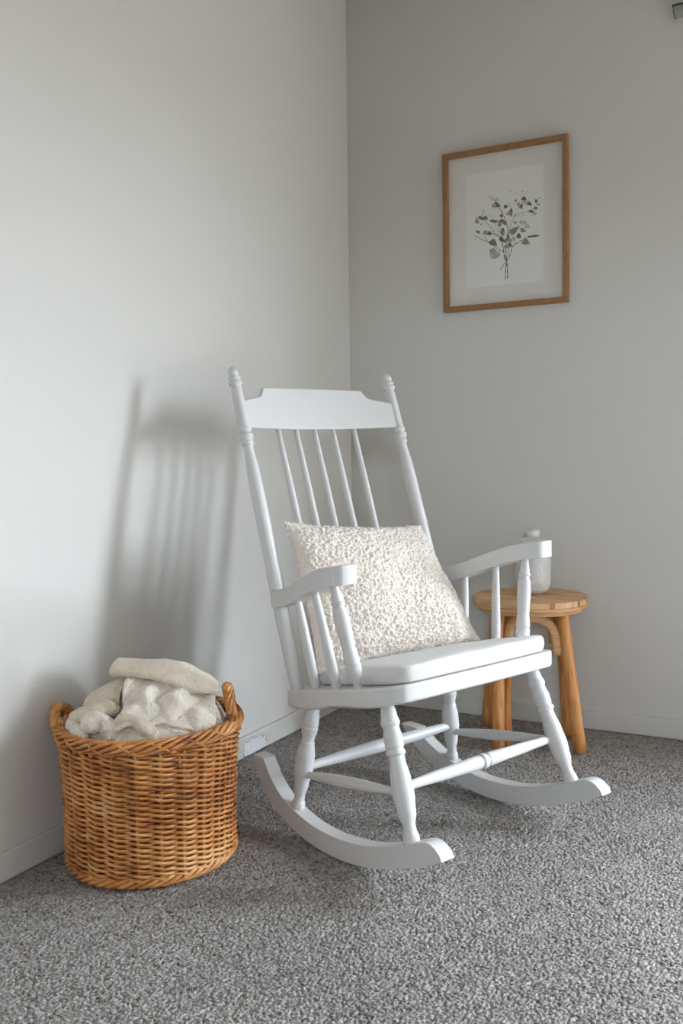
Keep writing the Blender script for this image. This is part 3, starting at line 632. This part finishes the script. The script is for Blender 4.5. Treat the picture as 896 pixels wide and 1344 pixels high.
for r in range(rowsN):
    z0 = .018 + r*(HB-.026)/rowsN; n = NS*7
    for tw in (0, 1):
        pts = []; rad = []; ph0 = math.pi*(r % 2) + math.pi*tw
        for i in range(n):
            th = 2*math.pi*i/n; wv = math.sin(th*NS/2 + ph0)
            z = z0 + .0036*math.cos(th*NS/2 + ph0) + .0013*noise.noise(Vector((math.cos(th)*3, math.sin(th)*3, r*1.7 + tw*.4)))
            pts.append(ell(th, z, wv*.0062)); rad.append(.0032 + .0008*noise.noise(Vector((math.cos(th)*2.2, math.sin(th)*2.2, r*3.1 + tw*9))))
        m.sweep(pts, rad, 7, closed=True)
m.build('woven_wall', M_wicker, bk)
def rope(m, path_fn, n, closed, strands, turns, rr, rs, seg=7, ph=0):
    """strands twisted round a path; path_fn(t)-> (point, a, b) with a,b the two radial axes"""
    for s in range(strands):
        pts = []
        for i in range(n + (0 if closed else 1)):
            t = i/n; P, a, c = path_fn(t); w = 2*math.pi*(turns*t + s/strands) + ph
            pts.append(P + a*(rr[0]*math.cos(w)) + c*(rr[1]*math.sin(w)))
        m.sweep(pts, [rs*(1+.12*math.sin(i*.31+s*2)) for i in range(len(pts))], seg, closed=closed)
def rim_path(z, off=0):
    def fn(t):
        th = 2*math.pi*t; p = ell(th, z, off); c = Vector((p.x, p.y, 0)).normalized(); return p, c, Vector((0, 0, 1))
    return fn
m = MB(); rope(m, rim_path(HB+.006, .002), 360, True, 6, 7, (.0095, .0110), .0042); rope(m, rim_path(HB+.004, .001), 360, True, 2, -9, (.0105, .0125), .0034, ph=.5); m.build('rim', M_wicker, bk)
m = MB(); rope(m, rim_path(.012, .002), 300, True, 4, 12, (.0065, .0065), .0045); m.build('base_rim', M_wicker, bk)
m = MB(); ringb = [ell(2*math.pi*i/60, .008, -.004) for i in range(60)]; m.v = ringb + [Vector((0, 0, .008))]; m.f = [(i, (i+1) % 60, 60) for i in range(60)]
m2 = MB(); v, f = prism([(p.x, p.y) for p in ringb], lambda x, y: .004, lambda x, y: .010); m2.add(v, f); m2.build('basket_floor', M_wicker, bk)
for th0, dth, hh_, lean in HANDLES:
    def hp(t):
        th = th0 + dth*(2*t-1); up = math.sin(math.pi*t)**.6; p = ell(th, HB-.012 + (hh_+.012)*up, .004 + lean*up)
        c = Vector((math.cos(th0), math.sin(th0), 0)); a = ell(th0, HB) ; a = Vector((a.x, a.y, 0)).normalized()
        q = ell(th0 + dth*(2*t-.98), HB-.012+(hh_+.012)*math.sin(math.pi*min(1, t+.01))**.6, .004+lean*up) - p
        tn = q.normalized() if q.length > 1e-6 else Vector((0, 0, 1)); return p, a, tn.cross(a).normalized()
    m = MB(); rope(m, hp, 70, False, 6, 1.6, (.0075, .0075), .0048); m.build('handle', M_wicker, bk)

# ------------------------------------------------------------------ blankets in the basket     (u = photo right, v = away, z = up)
EU = Vector((.884, .467, 0)); EV = Vector((-.467, .884, 0)); BC = Vector((BX, BY, 0))
def L2W(u, v, z): return EU*u + EV*v + Vector((0, 0, z))
def surf(name, net, mat, parent, nu=70, nv=50, thick=.008, wr=.003, freq=28, loc=BC, seed=0):
    V = []
    for j in range(nv+1):
        rows = [cr([L2W(*p) for p in row], j/nv) for row in net] if False else None
    for a in range(nu+1):
        colpts = [tuple(cr([tuple(L2W(*p)) for p in row], a/nu)) for row in net]
        for c in range(nv+1): V.append(cr(colpts, c/nv))
    F = [(a*(nv+1)+c, (a+1)*(nv+1)+c, (a+1)*(nv+1)+c+1, a*(nv+1)+c+1) for a in range(nu) for c in range(nv)]
    W = []
    for p in V:
        q = p*freq + Vector((seed, 0, 0)); W.append(p + Vector((noise.noise(q), noise.noise(q+Vector((9, 1, 3))), noise.noise(q+Vector((2, 8, 5)))))*wr)
    o = link(name, W, F, mat, parent, loc=None if parent else loc)
    s = o.modifiers.new('thickness', 'SOLIDIFY'); s.thickness = thick; s.offset = 0
    b_ = o.modifiers.new('round', 'SUBSURF'); b_.levels = 1; b_.render_levels = 1
    return o
# white fleecy blanket filling the basket
nr, na = 70, 150; V = []; F = []
for i in range(nr+1):
    r = i/nr
    for k in range(na):
        th = 2*math.pi*k/na; e = ell(th, HB, -.021)
        p = Vector((e.x*r, e.y*r, 0)); u = p.dot(EU); v_ = p.dot(EV)
        z = .292 + .085*math.exp(-(((u-.03)/.12)**2 + ((v_-.02)/.12)**2)) - .030*r**8
        wq = Vector((u*9 + 1.5*noise.noise(Vector((u*6, v_*6, 3))), v_*9 + 1.5*noise.noise(Vector((u*6, v_*6, 8))), 2.2))
        z += .030*(1-abs(noise.noise(wq))*2.2)*.6*(1-r**6) - .006
        z += .006*noise.noise(wq*3.1)
        V.append(Vector((p.x, p.y, z)))
for i in range(nr):
    for k in range(na): F.append((i*na+k, (i+1)*na+k, (i+1)*na+(k+1) % na, i*na+(k+1) % na))
c0 = len(V)
for zz, off in ((.262, -.026), (.245, -.045), (.22, -.09)):
    for k in range(na): p = ell(2*math.pi*k/na, zz, off); V.append(p)
for lv in range(3):
    base = nr*na if lv == 0 else c0 + (lv-1)*na
    nxt = c0 + lv*na
    for k in range(na): F.append((base+k, nxt+k, nxt+(k+1) % na, base+(k+1) % na))
F.append(tuple(c0+2*na+k for k in range(na)))
fl = link('fleece_blanket', V, F, M_fleece, loc=BC); tag(fl, 'white fleecy blanket crumpled in the wicker basket under the knitted throw', 'blanket')
kn = empty('knitted_throw', BC + Vector((0, 0, .35))); tag(kn, 'cream knitted throw folded over the top of the wicker basket', 'throw')
kn.location = BC
NETS = {'knit': [([[(-0.06, -0.0, 0.384), (-0.03, -0.005, 0.386), (0.018, -0.005, 0.382), (0.065, -0.002, 0.37), (0.108, 0, 0.354), (0.135, 0.008, 0.348)], [(-0.068, -0.036, 0.391), (-0.03, -0.044, 0.393), (0.018, -0.048, 0.388), (0.065, -0.052, 0.374), (0.108, -0.046, 0.357), (0.14, -0.03, 0.35)], [(-0.072, -0.044, 0.404), (-0.03, -0.052, 0.399), (0.018, -0.056, 0.395), (0.066, -0.056, 0.384), (0.112, -0.048, 0.366), (0.149, -0.03, 0.354)], [(-0.068, -0.022, 0.419), (-0.03, -0.026, 0.41), (0.018, -0.026, 0.409), (0.066, -0.022, 0.401), (0.11, -0.016, 0.383), (0.147, -0.006, 0.362)], [(-0.062, 0.02, 0.411), (-0.03, 0.022, 0.407), (0.018, 0.025, 0.406), (0.066, 0.026, 0.398), (0.108, 0.024, 0.381), (0.14, 0.018, 0.36)], [(-0.066, 0.07, 0.373), (-0.03, 0.08, 0.373), (0.018, 0.085, 0.37), (0.062, 0.085, 0.363), (0.102, 0.075, 0.346), (0.13, 0.055, 0.333)], [(-0.07, 0.095, 0.33), (-0.03, 0.11, 0.325), (0.018, 0.12, 0.322), (0.06, 0.12, 0.32), (0.096, 0.105, 0.315), (0.122, 0.08, 0.31)]], 0.009, 0.004), ([[(-0.12, 0.05, 0.325), (-0.1, 0.055, 0.337), (-0.075, 0.055, 0.352), (-0.045, 0.045, 0.36)], [(-0.124, 0.005, 0.342), (-0.103, 0, 0.352), (-0.073, -0.008, 0.368), (-0.045, -0.012, 0.374)], [(-0.128, -0.022, 0.337), (-0.103, -0.03, 0.346), (-0.073, -0.04, 0.36), (-0.05, -0.045, 0.354)], [(-0.126, -0.038, 0.323), (-0.103, -0.05, 0.33), (-0.076, -0.062, 0.333), (-0.052, -0.06, 0.33)], [(-0.124, -0.042, 0.295), (-0.103, -0.055, 0.3), (-0.076, -0.066, 0.305), (-0.052, -0.066, 0.306)]], 0.01, 0.004)], 'fleece': [([[(-0.04, -0.03, 0.378), (-0.016, -0.0304, 0.3827), (0.01, -0.024, 0.3815), (0.036, -0.0244, 0.385), (0.062, -0.0131, 0.3765), (0.088, -0.0082, 0.3716), (0.114, 0.0028, 0.3603), (0.14, 0.0166, 0.3466)], [(-0.04, -0.0708, 0.3737), (-0.016, -0.0539, 0.3635), (0.01, -0.0619, 0.3752), (0.036, -0.0548, 0.3725), (0.062, -0.0419, 0.3628), (0.088, -0.0473, 0.3673), (0.114, -0.0203, 0.3422), (0.14, -0.0236, 0.3438)], [(-0.04, -0.0892, 0.3471), (-0.016, -0.0815, 0.3455), (0.01, -0.0926, 0.3605), (0.036, -0.0711, 0.3457), (0.062, -0.0798, 0.3555), (0.088, -0.0625, 0.3407), (0.114, -0.0528, 0.3313), (0.14, -0.0493, 0.3275)], [(-0.04, -0.1034, 0.3245), (-0.016, -0.1175, 0.3409), (0.01, -0.1059, 0.3348), (0.036, -0.1014, 0.3338), (0.062, -0.1037, 0.3368), (0.088, -0.0805, 0.3157), (0.114, -0.0873, 0.3197), (0.14, -0.0613, 0.295)], [(-0.04, -0.1343, 0.2994), (-0.016, -0.136, 0.3061), (0.01, -0.1287, 0.305), (0.036, -0.1292, 0.3094), (0.062, -0.1186, 0.3024), (0.088, -0.1124, 0.2973), (0.114, -0.1029, 0.2881), (0.14, -0.0879, 0.2741)]], 0.008, 0.013)], 'rolls': [([(-0.135, -0.06, 0.305), (-0.12, -0.075, 0.318), (-0.095, -0.09, 0.322), (-0.07, -0.085, 0.332), (-0.055, -0.07, 0.345)], 0.02, (1, 1.2)), ([(-0.115, -0.1, 0.29), (-0.095, -0.115, 0.312), (-0.07, -0.12, 0.318), (-0.055, -0.125, 0.3), (-0.05, -0.14, 0.285)], 0.018, (1.1, 1)), ([(-0.045, -0.115, 0.315), (-0.02, -0.125, 0.322), (0.01, -0.13, 0.314), (0.03, -0.14, 0.296), (0.035, -0.15, 0.28)], 0.0135, (1, 1.2)), ([(-0.148, -0.04, 0.292), (-0.145, -0.07, 0.297), (-0.13, -0.095, 0.293), (-0.1, -0.13, 0.288)], 0.016, (1, 1))]}
for i, (net, th, wr) in enumerate(NETS['knit']): surf('folded_layer', net, M_knit, kn, thick=th, wr=wr, seed=i*5)
for i, (net, th, wr) in enumerate(NETS['fleece']): surf('blanket_fold', net, M_fleece, fl, thick=th, wr=wr, seed=i*7+40)
def roll(name, pts, rad, mat, parent, flat, seed):
    P = [tuple(L2W(*p)) for p in pts]; n = 50; m = MB(); m.sweep([cr(P, t/n) for t in range(n+1)], [rad*(.5+.5*min(1, 6*min(t, n-t)/n)) * (1+.15*math.sin(t*.3+seed)) for t in range(n+1)], 22, flat=flat)
    for v in m.v:
        q = v*35 + Vector((seed, 0, 0)); v += Vector((noise.noise(q), noise.noise(q+Vector((4, 4, 4))), noise.noise(q+Vector((7, 2, 1)))))*.006
    m.build(name, mat, parent)
for i, (pts, rad, flat) in enumerate(NETS['rolls']): roll('blanket_fold', pts, rad, M_fleece if i % 2 else M_knit, fl if i % 2 else kn, flat, i*3)
